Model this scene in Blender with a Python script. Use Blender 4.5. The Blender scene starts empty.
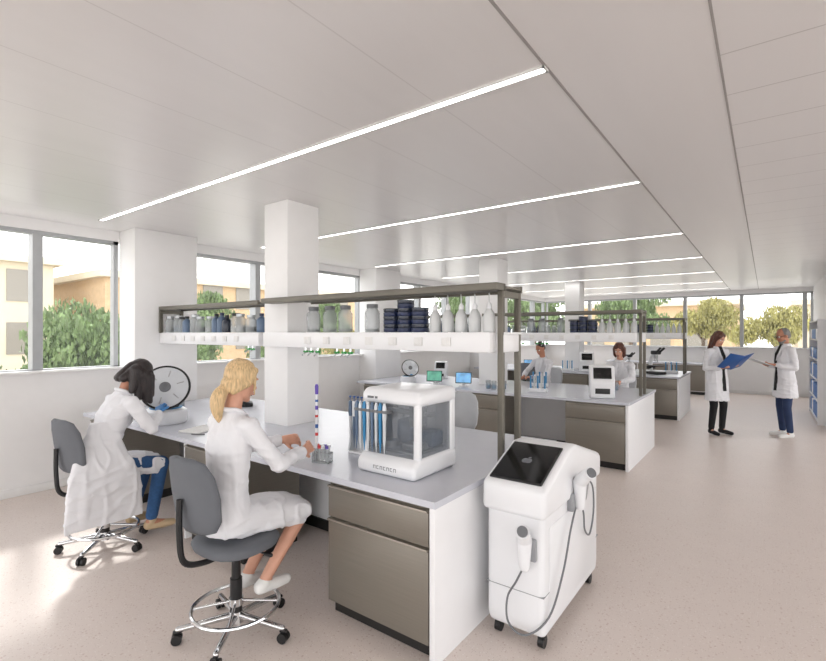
import bpy, bmesh, math, random
from mathutils import Vector, Matrix, Euler, noise
random.seed(7)
V=Vector
scene=bpy.context.scene
COL=scene.collection
pi=math.pi
# ------------------------------------------------------------ materials
def lin(c):
    c=c/255.0
    return c/12.92 if c<=0.04045 else ((c+0.055)/1.055)**2.4
def rgb(t): return (lin(t[0]),lin(t[1]),lin(t[2]),1)
def mat(name,col,rough=.5,metal=0,var=.04,nscale=8,bump=0,bscale=60,emit=0,coat=0,stretch=None):
    m=bpy.data.materials.new(name); m.use_nodes=True
    nt=m.node_tree; N=nt.nodes; L=nt.links
    b=N['Principled BSDF']
    b.inputs['Roughness'].default_value=rough; b.inputs['Metallic'].default_value=metal
    b.inputs['Coat Weight'].default_value=coat
    tc=N.new('ShaderNodeTexCoord'); mp=N.new('ShaderNodeMapping'); L.new(tc.outputs['Object'],mp.inputs['Vector'])
    if stretch: mp.inputs['Scale'].default_value=stretch
    n=N.new('ShaderNodeTexNoise'); n.inputs['Scale'].default_value=nscale; n.inputs['Detail'].default_value=3
    L.new(mp.outputs['Vector'],n.inputs['Vector'])
    r=N.new('ShaderNodeValToRGB'); c=rgb(col)
    r.color_ramp.elements[0].position=.3; r.color_ramp.elements[1].position=.7
    r.color_ramp.elements[0].color=tuple(max(0,x*(1-var)) for x in c[:3])+(1,)
    r.color_ramp.elements[1].color=tuple(min(1,x*(1+var)) for x in c[:3])+(1,)
    L.new(n.outputs['Fac'],r.inputs['Fac']); L.new(r.outputs['Color'],b.inputs['Base Color'])
    if emit:
        L.new(r.outputs['Color'],b.inputs['Emission Color']); b.inputs['Emission Strength'].default_value=emit
    if bump:
        n2=N.new('ShaderNodeTexNoise'); n2.inputs['Scale'].default_value=bscale; n2.inputs['Detail'].default_value=4
        L.new(mp.outputs['Vector'],n2.inputs['Vector'])
        bp=N.new('ShaderNodeBump'); bp.inputs['Strength'].default_value=bump; bp.inputs['Distance'].default_value=.01
        L.new(n2.outputs['Fac'],bp.inputs['Height']); L.new(bp.outputs['Normal'],b.inputs['Normal'])
    return m
def glassmat(name,col,alpha=.15,rough=.05):
    m=bpy.data.materials.new(name); m.use_nodes=True
    nt=m.node_tree; N=nt.nodes; L=nt.links; N.clear()
    o=N.new('ShaderNodeOutputMaterial'); t=N.new('ShaderNodeBsdfTransparent'); g=N.new('ShaderNodeBsdfPrincipled')
    g.inputs['Base Color'].default_value=rgb(col); g.inputs['Roughness'].default_value=rough
    n=N.new('ShaderNodeTexNoise'); n.inputs['Scale'].default_value=4
    mr=N.new('ShaderNodeMapRange'); mr.inputs['To Min'].default_value=alpha*.92; mr.inputs['To Max'].default_value=alpha*1.08
    L.new(n.outputs['Fac'],mr.inputs['Value'])
    mx=N.new('ShaderNodeMixShader'); L.new(mr.outputs['Result'],mx.inputs['Fac'])
    L.new(t.outputs[0],mx.inputs[1]); L.new(g.outputs[0],mx.inputs[2]); L.new(mx.outputs[0],o.inputs['Surface'])
    return m
M={}
M['wall']=mat('wall_paint',(238,237,237),.6,var=.01)
M['white']=mat('white_laminate',(236,236,238),.35,var=.01)
M['plastic']=mat('white_plastic',(234,235,238),.3,var=.01,coat=.2)
M['worktop']=mat('worktop_resin',(202,204,213),.25,var=.02)
M['taupe']=mat('brushed_taupe',(130,124,115),.38,.35,var=.05,nscale=30,stretch=(.1,.1,6))
M['frame']=mat('taupe_metal_frame',(108,104,95),.42,.3,var=.03)
M['handle']=mat('handle_metal',(165,158,147),.3,.6)
M['black']=mat('black_plastic',(24,24,26),.45)
M['plinth']=mat('black_plinth',(30,28,27),.5)
M['chrome']=mat('chrome',(215,216,218),.12,1,var=.01)
M['grey_seat']=mat('grey_upholstery',(100,103,109),.8,bump=.15,bscale=300)
M['light_seat']=mat('light_grey_upholstery',(186,188,192),.7,bump=.1,bscale=300)
M['steel']=mat('steel',(170,172,175),.3,.8)
M['lidgrey']=mat('glossy_grey_lid',(206,210,215),.12,.05,coat=.5)
M['alu']=mat('window_aluminium',(168,170,172),.4,.3)
M['led']=mat('led_diffuser',(255,253,249),.4,var=0,emit=14)
M['groove']=mat('shadow_gap',(160,156,154),.6)
M['trimwhite']=mat('trim_white',(228,227,226),.5)
M['screen']=mat('black_screen',(14,15,17),.12,var=.2)
M['screen_g']=mat('green_display',(90,150,130),.2,var=.3,emit=.8)
M['screen_b']=mat('blue_display',(110,160,200),.2,var=.3,emit=.8)
M['emblem']=mat('grey_print',(110,112,116),.4)
M['logo']=mat('light_grey_logo',(120,122,128),.3)
M['cable']=mat('grey_cable',(150,152,156),.4)
M['blue']=mat('blue_plastic',(36,84,150),.35)
M['glove']=mat('blue_nitrile_glove',(64,128,190),.45)
M['binblue']=mat('bright_blue_bin',(24,104,178),.4)
M['navy']=mat('navy_plastic',(30,42,78),.35)
M['slate']=mat('blue_grey_plastic',(92,112,138),.35)
M['cyan']=mat('cyan_plastic',(50,130,180),.35)
M['green']=mat('green_plastic',(50,150,70),.4)
M['red']=mat('red_plastic',(200,50,50),.4)
M['purple']=mat('purple_plastic',(95,70,170),.4)
M['paper']=mat('paper',(240,240,238),.8,var=.02)
M['jar']=glassmat('clear_jar_glass',(180,186,188),.45)
M['smoke']=glassmat('clear_acrylic',(132,138,146),.34)
M['pane']=glassmat('window_glass',(225,232,235),.04,.02)
M['milky']=mat('milky_bottle',(204,206,207),.3)
M['darkglass']=mat('dark_blue_glass',(46,52,66),.2)
M['skin']=mat('skin_light',(210,158,134),.5,var=.05,nscale=20)
M['skin2']=mat('skin_tan',(184,128,102),.5,var=.05,nscale=20)
M['coat']=mat('lab_coat_cotton',(228,228,232),.85,var=.01,bump=.15,bscale=22,stretch=(1,1,.4))
M['blonde']=mat('blonde_hair',(208,178,134),.45,var=.28,nscale=40,bump=.5,bscale=60,stretch=(3,3,.35))
M['darkhair']=mat('dark_hair',(36,26,26),.4,var=.3,nscale=30,bump=.5,bscale=50,stretch=(3,3,.35))
M['brownhair']=mat('brown_hair',(88,50,36),.45,var=.3,nscale=30,bump=.5,bscale=40,stretch=(3,3,.4))
M['greyhair']=mat('grey_hair',(126,124,122),.6,var=.25,nscale=60)
M['jeans']=mat('blue_denim',(46,84,130),.85,var=.12,nscale=60,bump=.2,bscale=200)
M['navycloth']=mat('dark_blue_denim',(38,54,88),.85,var=.1)
M['blackcloth']=mat('black_cloth',(26,25,28),.85,var=.1)
M['beige']=mat('beige_leather',(196,172,138),.5)
M['whiteshoe']=mat('white_shoe',(232,231,229),.5)
M['lips']=mat('lips',(180,90,86),.4)
M['eyew']=mat('eye_white',(240,240,238),.2)
M['iris']=mat('iris_dark',(50,40,36),.2)
M['stone']=mat('cream_facade',(210,198,174),.8,var=.05,nscale=1)
M['brick']=mat('tan_facade',(196,168,132),.8,var=.08,nscale=3)
M['facadeglass']=mat('dark_facade_glass',(140,134,124),.15)
M['pave']=mat('light_paving',(200,196,188),.9,var=.05,nscale=2)
M['leaf']=mat('green_leaves',(112,132,84),.6,var=.5,nscale=5)
M['leaf2']=mat('golden_green_leaves',(158,152,92),.6,var=.35,nscale=5)
M['bark']=mat('bark',(110,94,80),.9,var=.2)

def floor_mat():
    m=mat('beige_terrazzo',(224,212,205),.42,var=.015,nscale=3); nt=m.node_tree;N=nt.nodes;L=nt.links
    b=N['Principled BSDF']; ramp=[n for n in N if n.type=='VALTORGB'][0]
    tc=[n for n in N if n.type=='TEX_COORD'][0]
    last=ramp.outputs['Color']
    for sc,c,th in ((38,(192,168,158),.22),(56,(242,236,232),.22),(90,(170,150,142),.22)):
        v=N.new('ShaderNodeTexVoronoi'); v.inputs['Scale'].default_value=sc; L.new(tc.outputs['Object'],v.inputs['Vector'])
        lt=N.new('ShaderNodeMath'); lt.operation='LESS_THAN'; lt.inputs[1].default_value=th; L.new(v.outputs['Distance'],lt.inputs[0])
        sp=N.new('ShaderNodeSeparateColor'); L.new(v.outputs['Color'],sp.inputs[0])
        gt=N.new('ShaderNodeMath'); gt.operation='GREATER_THAN'; gt.inputs[1].default_value=.5; L.new(sp.outputs[0],gt.inputs[0])
        mu=N.new('ShaderNodeMath'); mu.operation='MULTIPLY'; L.new(lt.outputs[0],mu.inputs[0]); L.new(gt.outputs[0],mu.inputs[1])
        m2=N.new('ShaderNodeMath'); m2.operation='MULTIPLY'; m2.inputs[1].default_value=.55; L.new(mu.outputs[0],m2.inputs[0])
        mx=N.new('ShaderNodeMix'); mx.data_type='RGBA'; L.new(m2.outputs[0],mx.inputs['Factor']); L.new(last,mx.inputs[6]); mx.inputs[7].default_value=rgb(c)
        last=mx.outputs[2]
    L.new(last,b.inputs['Base Color']); return m
M['floor']=floor_mat()
def ceil_mat():
    m=mat('metal_ceiling_panels',(230,228,228),.3,.08,var=.01,nscale=2,stretch=(4,.3,1)); nt=m.node_tree;N=nt.nodes;L=nt.links
    b=N['Principled BSDF']; ramp=[n for n in N if n.type=='VALTORGB'][0]
    tc=[n for n in N if n.type=='TEX_COORD'][0]
    sep=N.new('ShaderNodeSeparateXYZ'); L.new(tc.outputs['Object'],sep.inputs[0])
    def mth(op,a,bv):
        n=N.new('ShaderNodeMath'); n.operation=op
        for i,x in enumerate((a,bv)):
            if hasattr(x,'links'): L.new(x,n.inputs[i])
            else: n.inputs[i].default_value=x
        return n.outputs[0]
    sx=mth('LESS_THAN',mth('FRACT',mth('DIVIDE',mth('ADD',sep.outputs[0],60.81),.6),0),.012)
    left=mth('LESS_THAN',sep.outputs[0],-.81)
    sy=mth('LESS_THAN',mth('FRACT',mth('DIVIDE',mth('ADD',sep.outputs[1],60.0),.44),0),.018)
    right=mth('GREATER_THAN',sep.outputs[0],-.166)
    a=mth('MULTIPLY',mth('MULTIPLY',sx,left),.22); c=mth('MULTIPLY',mth('MULTIPLY',sy,right),.45)
    f=mth('ADD',a,c)
    mx=N.new('ShaderNodeMix'); mx.data_type='RGBA'; L.new(f,mx.inputs['Factor']); L.new(ramp.outputs['Color'],mx.inputs[6]); mx.inputs[7].default_value=rgb((150,145,142))
    L.new(mx.outputs[2],b.inputs['Base Color']); return m
M['ceil']=ceil_mat()

# ------------------------------------------------------------ mesh builder
def basis(d):
    d=d.normalized(); a=V((0,0,1)) if abs(d.z)<.9 else V((1,0,0))
    x=d.cross(a).normalized(); return x,d.cross(x).normalized()
def catmull(pts,k=6,closed=False):
    P=[V(p) for p in pts]; out=[]; n=len(P)
    rng=range(n) if closed else range(n-1)
    for i in rng:
        if closed: p0,p1,p2,p3=P[i-1],P[i],P[(i+1)%n],P[(i+2)%n]
        else: p0,p1,p2,p3=P[max(i-1,0)],P[i],P[i+1],P[min(i+2,n-1)]
        for j in range(k):
            t=j/k
            out.append(.5*((2*p1)+(p2-p0)*t+(2*p0-5*p1+4*p2-p3)*t*t+(3*p1-p0-3*p2+p3)*t**3))
    if not closed: out.append(P[-1])
    return out
class MB:
    def __init__(s): s.v=[];s.f=[];s.T=None
    def add(s,vs,fs,Mx=None):
        o=len(s.v)
        for v in vs:
            v=V(v)
            if Mx is not None: v=Mx@v
            if s.T is not None: v=s.T@v
            s.v.append(v)
        s.f+=[tuple(i+o for i in f) for f in fs]; return s
    def box(s,x0,x1,y0,y1,z0,z1,bev=0,seg=2,Mx=None):
        if not bev:
            vs=[(x,y,z) for z in (z0,z1) for y in (y0,y1) for x in (x0,x1)]
            return s.add(vs,[(0,2,3,1),(4,5,7,6),(0,1,5,4),(2,6,7,3),(0,4,6,2),(1,3,7,5)],Mx)
        bm=bmesh.new(); bmesh.ops.create_cube(bm,size=1)
        for v in bm.verts: v.co=V(((x0+x1)/2+v.co.x*(x1-x0),(y0+y1)/2+v.co.y*(y1-y0),(z0+z1)/2+v.co.z*(z1-z0)))
        bmesh.ops.bevel(bm,geom=bm.edges[:],offset=bev,segments=seg,profile=.5,affect='EDGES')
        return s.frombm(bm,Mx)
    def frombm(s,bm,Mx=None):
        bm.verts.index_update()
        s.add([v.co.copy() for v in bm.verts],[tuple(v.index for v in f.verts) for f in bm.faces],Mx); bm.free(); return s
    def prism(s,poly,x0,x1,bev=0,seg=3,Mx=None):
        bm=bmesh.new(); n=len(poly)
        a=[bm.verts.new((x0,p[0],p[1])) for p in poly]; b=[bm.verts.new((x1,p[0],p[1])) for p in poly]
        bm.faces.new(a[::-1]); bm.faces.new(b)
        for i in range(n): bm.faces.new((a[i],a[(i+1)%n],b[(i+1)%n],b[i]))
        bmesh.ops.recalc_face_normals(bm,faces=bm.faces[:])
        if bev: bmesh.ops.bevel(bm,geom=bm.edges[:],offset=bev,segments=seg,profile=.5,affect='EDGES')
        return s.frombm(bm,Mx)
    def rings(s,R,cap=True):
        n=len(R[0]); vs=[p for r in R for p in r]; fs=[]
        for k in range(len(R)-1):
            for i in range(n):
                j=(i+1)%n; fs.append((k*n+i,k*n+j,(k+1)*n+j,(k+1)*n+i))
        if cap:
            fs.append(tuple(range(n))[::-1]); fs.append(tuple((len(R)-1)*n+i for i in range(n)))
        return s.add(vs,fs)
    def cyl(s,p1,p2,r1,r2=None,n=16):
        p1=V(p1);p2=V(p2); r2=r1 if r2 is None else r2; x,y=basis(p2-p1)
        return s.rings([[p+(x*math.cos(t)+y*math.sin(t))*r for t in [2*pi*i/n for i in range(n)]] for p,r in ((p1,r1),(p2,r2))])
    def cap(s,p1,p2,r1,r2=None,n=12):
        p1=V(p1);p2=V(p2); r2=r1 if r2 is None else r2
        d=(p2-p1).normalized(); x,y=basis(d); R=[]
        for k in range(1,5):
            a=pi/2*(k/4); R.append((p1-d*r1*math.cos(a),r1*math.sin(a)))
        for k in range(0,4):
            a=pi/2*(k/4); R.append((p2+d*r2*math.sin(a),r2*math.cos(a)))
        return s.rings([[p+(x*math.cos(2*pi*i/n)+y*math.sin(2*pi*i/n))*r for i in range(n)] for p,r in R])
    def ell(s,c,r,R=None,n=16,m=9):
        c=V(c); r=(r,r,r) if not hasattr(r,'__len__') else r; Q=[]
        for k in range(1,m):
            a=pi*k/m
            ring=[]
            for i in range(n):
                t=2*pi*i/n; p=V((r[0]*math.sin(a)*math.cos(t),r[1]*math.sin(a)*math.sin(t),-r[2]*math.cos(a)))
                if R is not None: p=R@p
                ring.append(c+p)
            Q.append(ring)
        return s.rings(Q)
    def lathe(s,prof,c=(0,0,0),n=18,Mx=None):
        o=MB(); c=V(c)
        o.rings([[V((r*math.cos(2*pi*i/n),r*math.sin(2*pi*i/n),z)) for i in range(n)] for r,z in prof])
        if Mx is None: Mx=Matrix.Translation(c)
        return s.add(o.v,o.f,Mx)
    def tube(s,pts,r,n=8,closed=False,k=6):
        P=catmull(pts,k,closed) if k else [V(p) for p in pts]
        R=[]; px=None; m=len(P)
        for i,p in enumerate(P):
            if closed: d=P[(i+1)%m]-P[i-1]
            else: d=P[min(i+1,m-1)]-P[max(i-1,0)]
            d.normalize()
            if px is None: px,_=basis(d)
            px=(px-d*px.dot(d)).normalized(); y=d.cross(px)
            R.append([p+(px*math.cos(2*pi*q/n)+y*math.sin(2*pi*q/n))*(r if not callable(r) else r(i/(m-1))) for q in range(n)])
        if closed: R.append(R[0]); return s.rings(R,False)
        return s.rings(R)
    def loft(s,L,side=V((1,0,0)),n=24,sq=1.0):
        R=[]; m=len(L)
        for i,(c,a,b) in enumerate(L):
            c=V(c); t=(V(L[min(i+1,m-1)][0])-V(L[max(i-1,0)][0])).normalized()
            sd=(side-t*side.dot(t)).normalized(); fr=t.cross(sd)
            ring=[]
            for q in range(n):
                an=2*pi*q/n; cx,sx=math.cos(an),math.sin(an)
                ring.append(c+sd*a*math.copysign(abs(cx)**sq,cx)+fr*b*math.copysign(abs(sx)**sq,sx))
            R.append(ring)
        return s.rings(R)
    def mesh(s,name):
        me=bpy.data.meshes.new(name); me.from_pydata([tuple(v) for v in s.v],[],s.f); me.validate(); 
        bm=bmesh.new(); bm.from_mesh(me); bmesh.ops.recalc_face_normals(bm,faces=bm.faces[:]); bm.to_mesh(me); bm.free()
        return me
def finish(me,mt,ang=38):
    me.materials.clear(); me.materials.append(M[mt] if isinstance(mt,str) else mt)
    me.polygons.foreach_set('use_smooth',[True]*len(me.polygons))
    if ang<179:
        try: me.set_sharp_from_angle(angle=math.radians(ang))
        except Exception: pass
def part(name,mb,mt,parent=None,loc=None,rot=None,label=None,ang=38):
    me=mb.mesh(name) if isinstance(mb,MB) else mb
    if me.users==0: finish(me,mt,ang)
    ob=bpy.data.objects.new(name,me); COL.objects.link(ob)
    if parent: ob.parent=parent
    if loc: ob.location=loc
    if rot: ob.rotation_euler=rot
    if label: ob['label']=label
    return ob
def tag(ob,label,cat,group=None,kind=None):
    ob['label']=label; ob['category']=cat
    if group: ob['group']=group
    if kind: ob['kind']=kind
    return ob
def thing(name,label,cat,loc=(0,0,0),rz=0,group=None):
    e=bpy.data.objects.new(name,None); COL.objects.link(e); e.location=loc; e.rotation_euler=(0,0,rz); e.empty_display_size=.1
    return tag(e,label,cat,group)
def solo(name,mb,mt,label,cat,loc=(0,0,0),rz=0,group=None):
    ob=part(name,mb,mt); ob.location=loc; ob.rotation_euler=(0,0,rz); return tag(ob,label,cat,group)
def struct(name,mb,mt):
    ob=part(name,mb,mt); ob['kind']='structure'; return ob
def dup(root,off,rz=0,over=None):
    def rec(o,par):
        c=o.copy(); COL.objects.link(c)
        if par: c.parent=par
        for ch in kids.get(o.name,[]): rec(ch,c)
        return c
    r=rec(root,None); r.location=V(root.location)+V(off); r.rotation_euler=(root.rotation_euler[0],root.rotation_euler[1],root.rotation_euler[2]+rz)
    if over:
        for k,v in over.items(): r[k]=v
    return r
def Rz(a): return Matrix.Rotation(a,4,'Z')
def Rx(a): return Matrix.Rotation(a,4,'X')
def Ry(a): return Matrix.Rotation(a,4,'Y')
def Tr(x,y,z): return Matrix.Translation((x,y,z))

# ------------------------------------------------------------ people
def solid(mb,name,voxel,smooth=3,wr=0,wscale=9,fold=0,puff=0):
    me=mb.mesh(name+'_raw'); ob=bpy.data.objects.new('tmp_'+name,me); COL.objects.link(ob)
    r=ob.modifiers.new('r','REMESH'); r.mode='VOXEL'; r.voxel_size=voxel; r.use_smooth_shade=True
    sm=ob.modifiers.new('s','SMOOTH'); sm.factor=.5; sm.iterations=smooth
    dg=bpy.context.evaluated_depsgraph_get()
    out=bpy.data.meshes.new_from_object(ob.evaluated_get(dg)); out.name=name
    bpy.data.objects.remove(ob); bpy.data.meshes.remove(me)
    if puff:
        N=[v.normal.copy() for v in out.vertices]
        for v,nn in zip(out.vertices,N): v.co=v.co+nn*puff
    if wr:
        for v in out.vertices:
            c=v.co; q=V((c.x*wscale*1.2,c.y*wscale*1.2,c.z*wscale*.75))
            v.co=c+v.normal*wr*(noise.noise(q)+.5*noise.noise(q*2.3+V((5,1,3))))
    if fold:
        for v in out.vertices:
            c=v.co
            a=noise.noise(V((c.x*11,c.y*11,c.z*2.4)))
            b_=noise.noise(V((c.x*4+c.z*8,c.y*4-c.z*6,c.z*6))+V((9,2,4)))
            v.co=c+v.normal*fold*(max(0,1-abs(a)*4)+.8*max(0,1-abs(b_)*4.5)-.5)
    return out
def hand(b,w,d,pn,sd,curl=.5,spread=1):
    w=V(w); d=V(d).normalized(); pn=V(pn); pn=(pn-d*pn.dot(d)).normalized(); x=d.cross(pn)*sd
    for o in (-.026,-.009,.009,.026): b.cap(w+d*.012+x*o*.6,w+d*.078+x*o,.015,.0125,8)
    for i,(o,l) in enumerate(((.03,.068),(.010,.076),(-.011,.070),(-.031,.054))):
        p=w+d*.08+x*o; a=curl*.5+.06*i
        for k,f in enumerate((.45,.32,.23)):
            dd=(d*math.cos(a)+pn*math.sin(a)+x*o*1.5*spread*(1 if k==0 else 0)).normalized(); q=p+dd*l*f
            b.cap(p,q,.0092-.0008*k,.0086-.0009*k,8); p=q; a+=curl*.9
    p=w+d*.022+x*.026; q=p+(d*.62+x*.62+pn*.4).normalized()*.042; b.cap(p,q,.014,.0105,8)
    e=q+(d*.85+x*.1+pn*.5).normalized()*.032; b.cap(q,e,.0102,.0085,8)
def person(name_label,loc,rz,J,o):
    vox=o.get('vox',.0075)
    b=MB(); P={k:V(v) for k,v in J.items()}
    pe,ch,ne,hd=P['pelvis'],P['chest'],P['neck'],P['head']
    sd=(P['shR']-P['shL']).normalized()
    mid=pe.lerp(ch,.45)
    b.loft([(pe-(ch-pe).normalized()*.06,.12,.09),(pe,.155,.105),(mid,.125,.09),(ch,.155,.105),(ch.lerp(ne,.55),.15,.08),(ne,.055,.05)],sd)
    R=Matrix.Rotation(-o.get('yaw',0),3,'Z')@Matrix.Rotation(-o.get('pitch',0),3,'X')@Matrix.Rotation(o.get('roll',0),3,'Y')
    H=lambda x,y,z: hd+R@V((x,y,z))
    b.cap(ne-(ne-ch)*.2,H(0,-.02,-.06),.052,.046)
    b.ell(H(0,-.01,.03),(.073,.092,.093),R); b.ell(H(0,.02,-.035),(.058,.062,.082),R); b.ell(H(0,.058,-.098),(.024,.022,.02),R)
    b.cap(H(0,.08,.012),H(0,.1,-.028),.007,.0125,8); b.ell(H(.012,.09,-.03),.009,R,8,6); b.ell(H(-.012,.09,-.03),.009,R,8,6)
    b.ell(H(0,.084,-.062),(.022,.009,.012),R,10,6)
    for s in (1,-1):
        b.ell(H(.034*s,.056,-.03),(.022,.02,.025),R,10,7); b.ell(H(.03*s,.076,.024),(.022,.01,.008),R,10,6)
        b.ell(H(.074*s,-.005,-.008),(.01,.018,.031),R,10,7)
    for S in 'RL':
        sh,el,wr=P['sh'+S],P['el'+S],P['wr'+S]
        b.cap(sh,el,.046,.036); b.cap(el,wr,.036,.025); b.cap(ch.lerp(ne,.6),sh,.05,.046)
        hand(b,wr,P['hd'+S],P['pn'+S],(1 if S=='R' else -1)*o.get('tside',-1),o.get('curl',.7))
        hp,kn,an,to=P['hip'+S],P['kn'+S],P['an'+S],P['toe'+S]
        b.cap(hp,kn,.078,.052); b.cap(kn,an,.05,.033); b.cap(kn.lerp(an,.12),kn.lerp(an,.5),.048,.044)
        b.cap(an-V((0,.02,.02)),to,.032,.022)
    body=part('person',solid(b,'person_body',vox,2),o.get('skin','skin'),ang=180)
    body.location=loc; body.rotation_euler=(0,0,rz); tag(body,name_label,'person')
    if o.get('gloves'):
        for S in 'RL':
            gb=MB(); wr=P['wr'+S]; gb.cap(wr-(wr-P['el'+S]).normalized()*.02,wr+P['hd'+S].normalized()*.02,.026,.024)
            hand(gb,wr,P['hd'+S],P['pn'+S],(1 if S=='R' else -1)*o.get('tside',-1),o.get('curl',.7))
            part('glove',solid(gb,'glove_mesh',.0055,1,puff=.0025),'glove',body,ang=180)
    for s in (1,-1):
        e=part('eye',MB().ell(H(.03*s,.074,.003),.0125,R,10,8),'eyew',body)
        part('iris',MB().ell(H(.03*s,.0835,.003),(.006,.004,.006),R,8,6),'iris',e)
        part('eyebrow',MB().cap(H(.016*s,.088,.026),H(.045*s,.077,.028),.0028,.002,6),o.get('hair','darkhair'),body)
    part('mouth',MB().ell(H(0,.0905,-.057),(.02,.0045,.0045),R,10,6).ell(H(0,.090,-.0655),(.017,.0045,.005),R,10,6),'lips',body)
    h=MB(); st=o['style']
    if st=='short':
        h.ell(H(0,-.02,.045),(.078,.092,.088),R); h.ell(H(0,-.06,-.01),(.062,.05,.06),R)
    elif st=='receding':
        h.ell(H(0,-.026,.038),(.078,.088,.088),R); h.ell(H(0,-.06,-.01),(.064,.046,.06),R)
        for s in (1,-1): h.cap(H(.066*s,-.0,.04),H(.07*s,-.01,.0),.014,.01)
    else:
        h.ell(H(0,-.018,.036),(.083,.098,.097),R); h.ell(H(0,-.05,-.02),(.076,.06,.068),R)
        for s in (1,-1): h.cap(H(.06*s,.035,.07),H(.078*s,-.01,-.015),.02,.014)
    if st=='ponytail':
        h.ell(H(0,-.08,-.03),(.054,.04,.05),R)
        pts=catmull([H(0,-.09,-.06),H(0,-.115,-.09),H(.0,-.122,-.14),H(.01,-.115,-.19),H(.014,-.09,-.25)],3)
        rr=[.028,.031,.036,.040,.042,.043,.042,.040,.037,.033,.026,.017,.008]
        for i in range(len(pts)-1): h.cap(pts[i],pts[i+1],rr[i],rr[i+1])
        for s in (1,-1): h.cap(H(.073*s,.035,.03),H(.074*s,.052,-.07),.011,.005); h.cap(H(.07*s,-.0,-.01),H(.05*s,-.07,-.07),.022,.02)
    if st in('bob','long'):
        Ln=.12 if st=='bob' else .2
        for s in (1,-1):
            h.cap(H(.066*s,.0,.02),H(.07*s,.0,-Ln*.7),.034,.03); h.cap(H(.05*s,-.06,.0),H(.05*s,-.06,-Ln),.045,.035)
        h.cap(H(0,-.075,.0),H(0,-.07,-Ln),.05,.042)
        for s in (1,-1): h.cap(H(.07*s,.0,-Ln*.6),H(.062*s,.02,-Ln),.03,.016)
    for (a,bb,r1,r2) in o.get('hang',[]):
        p=H(*a); h.cap(p,p+V(bb),r1,r2)
    hm=solid(h,'hair_mesh',max(vox,.006),3,.0018,26); part('hair',hm,o.get('hair','darkhair'),body,ang=180)
    if st=='ponytail': part('hair_tie',MB().cyl(H(0,-.108,-.082),H(0,-.117,-.098),.035),'blackcloth',body)
    if o.get('beard'):
        part('beard',solid(MB().ell(H(0,.058,-.095),(.042,.034,.03),R).cap(H(.05,.02,-.07),H(.02,.065,-.1),.016).cap(H(-.05,.02,-.07),H(-.02,.065,-.1),.016),'beard',.006,2),'greyhair',body)
    if o.get('glasses'):
        g=MB()
        for s in (1,-1):
            g.tube([H(s*.03+.022*math.cos(t),.1,.003+.017*math.sin(t)) for t in [2*pi*i/10 for i in range(10)]],.0035,6,True,2)
            g.cyl(H(.052*s,.1,.006),H(.078*s,-.01,.006),.003,n=6)
        g.cyl(H(-.009,.101,.006),H(.009,.101,.006),.003,n=6); part('glasses',g,'black',body)
    c=MB(); up=(ne-ch).normalized()
    if o['pose']=='sit':
        c.loft([(pe-V((0,0,.075)),.165,.125),(pe+V((0,-.005,.02)),.17,.13),(mid,.132,.10),(ch,.160,.115),(ch.lerp(ne,.5),.165,.092),(ch.lerp(ne,.85),.09,.068),(ne+up*.005,.062,.058)],sd)
        hm=(P['hipR']+P['hipL'])/2; km=(P['knR']+P['knL'])/2; wd=(P['knR']-P['knL']).length/2
        ext=(km-hm).normalized()
        c.loft([(hm-ext*.08,.15,.085),(hm+ext*.02,.177,.098),(hm.lerp(km,.5),.168,.088),(km-ext*.03,wd+.068,.074),(km+ext*.01,wd+.064,.066)],sd,sq=.75)
        for s,S in ((1,'R'),(-1,'L')):
            kk=P['kn'+S]; hh=P['hip'+S]; c.cap(hh.lerp(kk,.35)+V((.045*s,0,-.03)),hh.lerp(kk,.9)+V((.035*s,0,-.05)),.042,.028)
    else:
        hem=o.get('hem',.36)
        c.loft([(pe-V((0,0,hem)),.2,.152),(pe-V((0,0,hem*.6)),.192,.148),(pe-V((0,0,.02)),.178,.133),(mid,.148,.118),(ch,.178,.128),(ch.lerp(ne,.5),.176,.10),(ch.lerp(ne,.85),.10,.075),(ne+up*.005,.066,.062)],sd)
    for S in 'RL':
        sh,el,wr=P['sh'+S],P['el'+S],P['wr'+S]
        c.cap(sh,el,.055,.046); c.cap(el,wr-(wr-el).normalized()*.03,.046,.037); c.cap(ch.lerp(ne,.62),sh,.058,.055)
    for L in o.get('drapeloft',[]): c.loft(L,V((0,1,0)),sq=.7)
    part('lab_coat',solid(c,'lab_coat_mesh',max(vox,.0075),3,0,11,fold=.0085 if vox<.008 else .009),'coat',body,ang=180)
    cl=MB()
    fr=up.cross(sd); fr=-fr if fr.y<0 else fr
    ring=[ne+up*.005+sd*.068*math.cos(t)+fr*.066*math.sin(t)-up*(.035*max(0,math.sin(t))) for t in [2*pi*i/14+pi/2 for i in range(14)]]
    cl.tube(ring,.013,8,True,3)
    for s in (1,-1): cl.loft([(ne+sd*.045*s+fr*.062-up*.02,.03,.008),(ch+sd*.05*s+fr*.122+up*.05,.035,.008),(ch+sd*.012*s+fr*.13-up*.05,.008,.006)],sd)
    part('collar',cl,'coat',body)
    if o.get('shirt'):
        part('shirt',MB().loft([(ne+fr*.058-up*.0,.035,.012),(ch+fr*.118+up*.07,.042,.015),(ch+fr*.125-up*.05,.032,.015),(mid+fr*.114,.028,.016),(pe+fr*.130,.034,.016),(pe+fr*.142-V((0,0,.2)),.04,.016)],sd),o['shirt'],body)
    if o.get('legs'):
        t=MB()
        for S in 'RL':
            t.cap(P['hip'+S],P['kn'+S],.086,.062); t.cap(P['kn'+S],P['an'+S]+V((0,0,.03)),.06,.047)
        t.ell(pe-V((0,0,.02)),(.155,.105,.1)); part('trousers',solid(t,'trousers_mesh',.010,2),o['legs'],body,ang=180)
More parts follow.
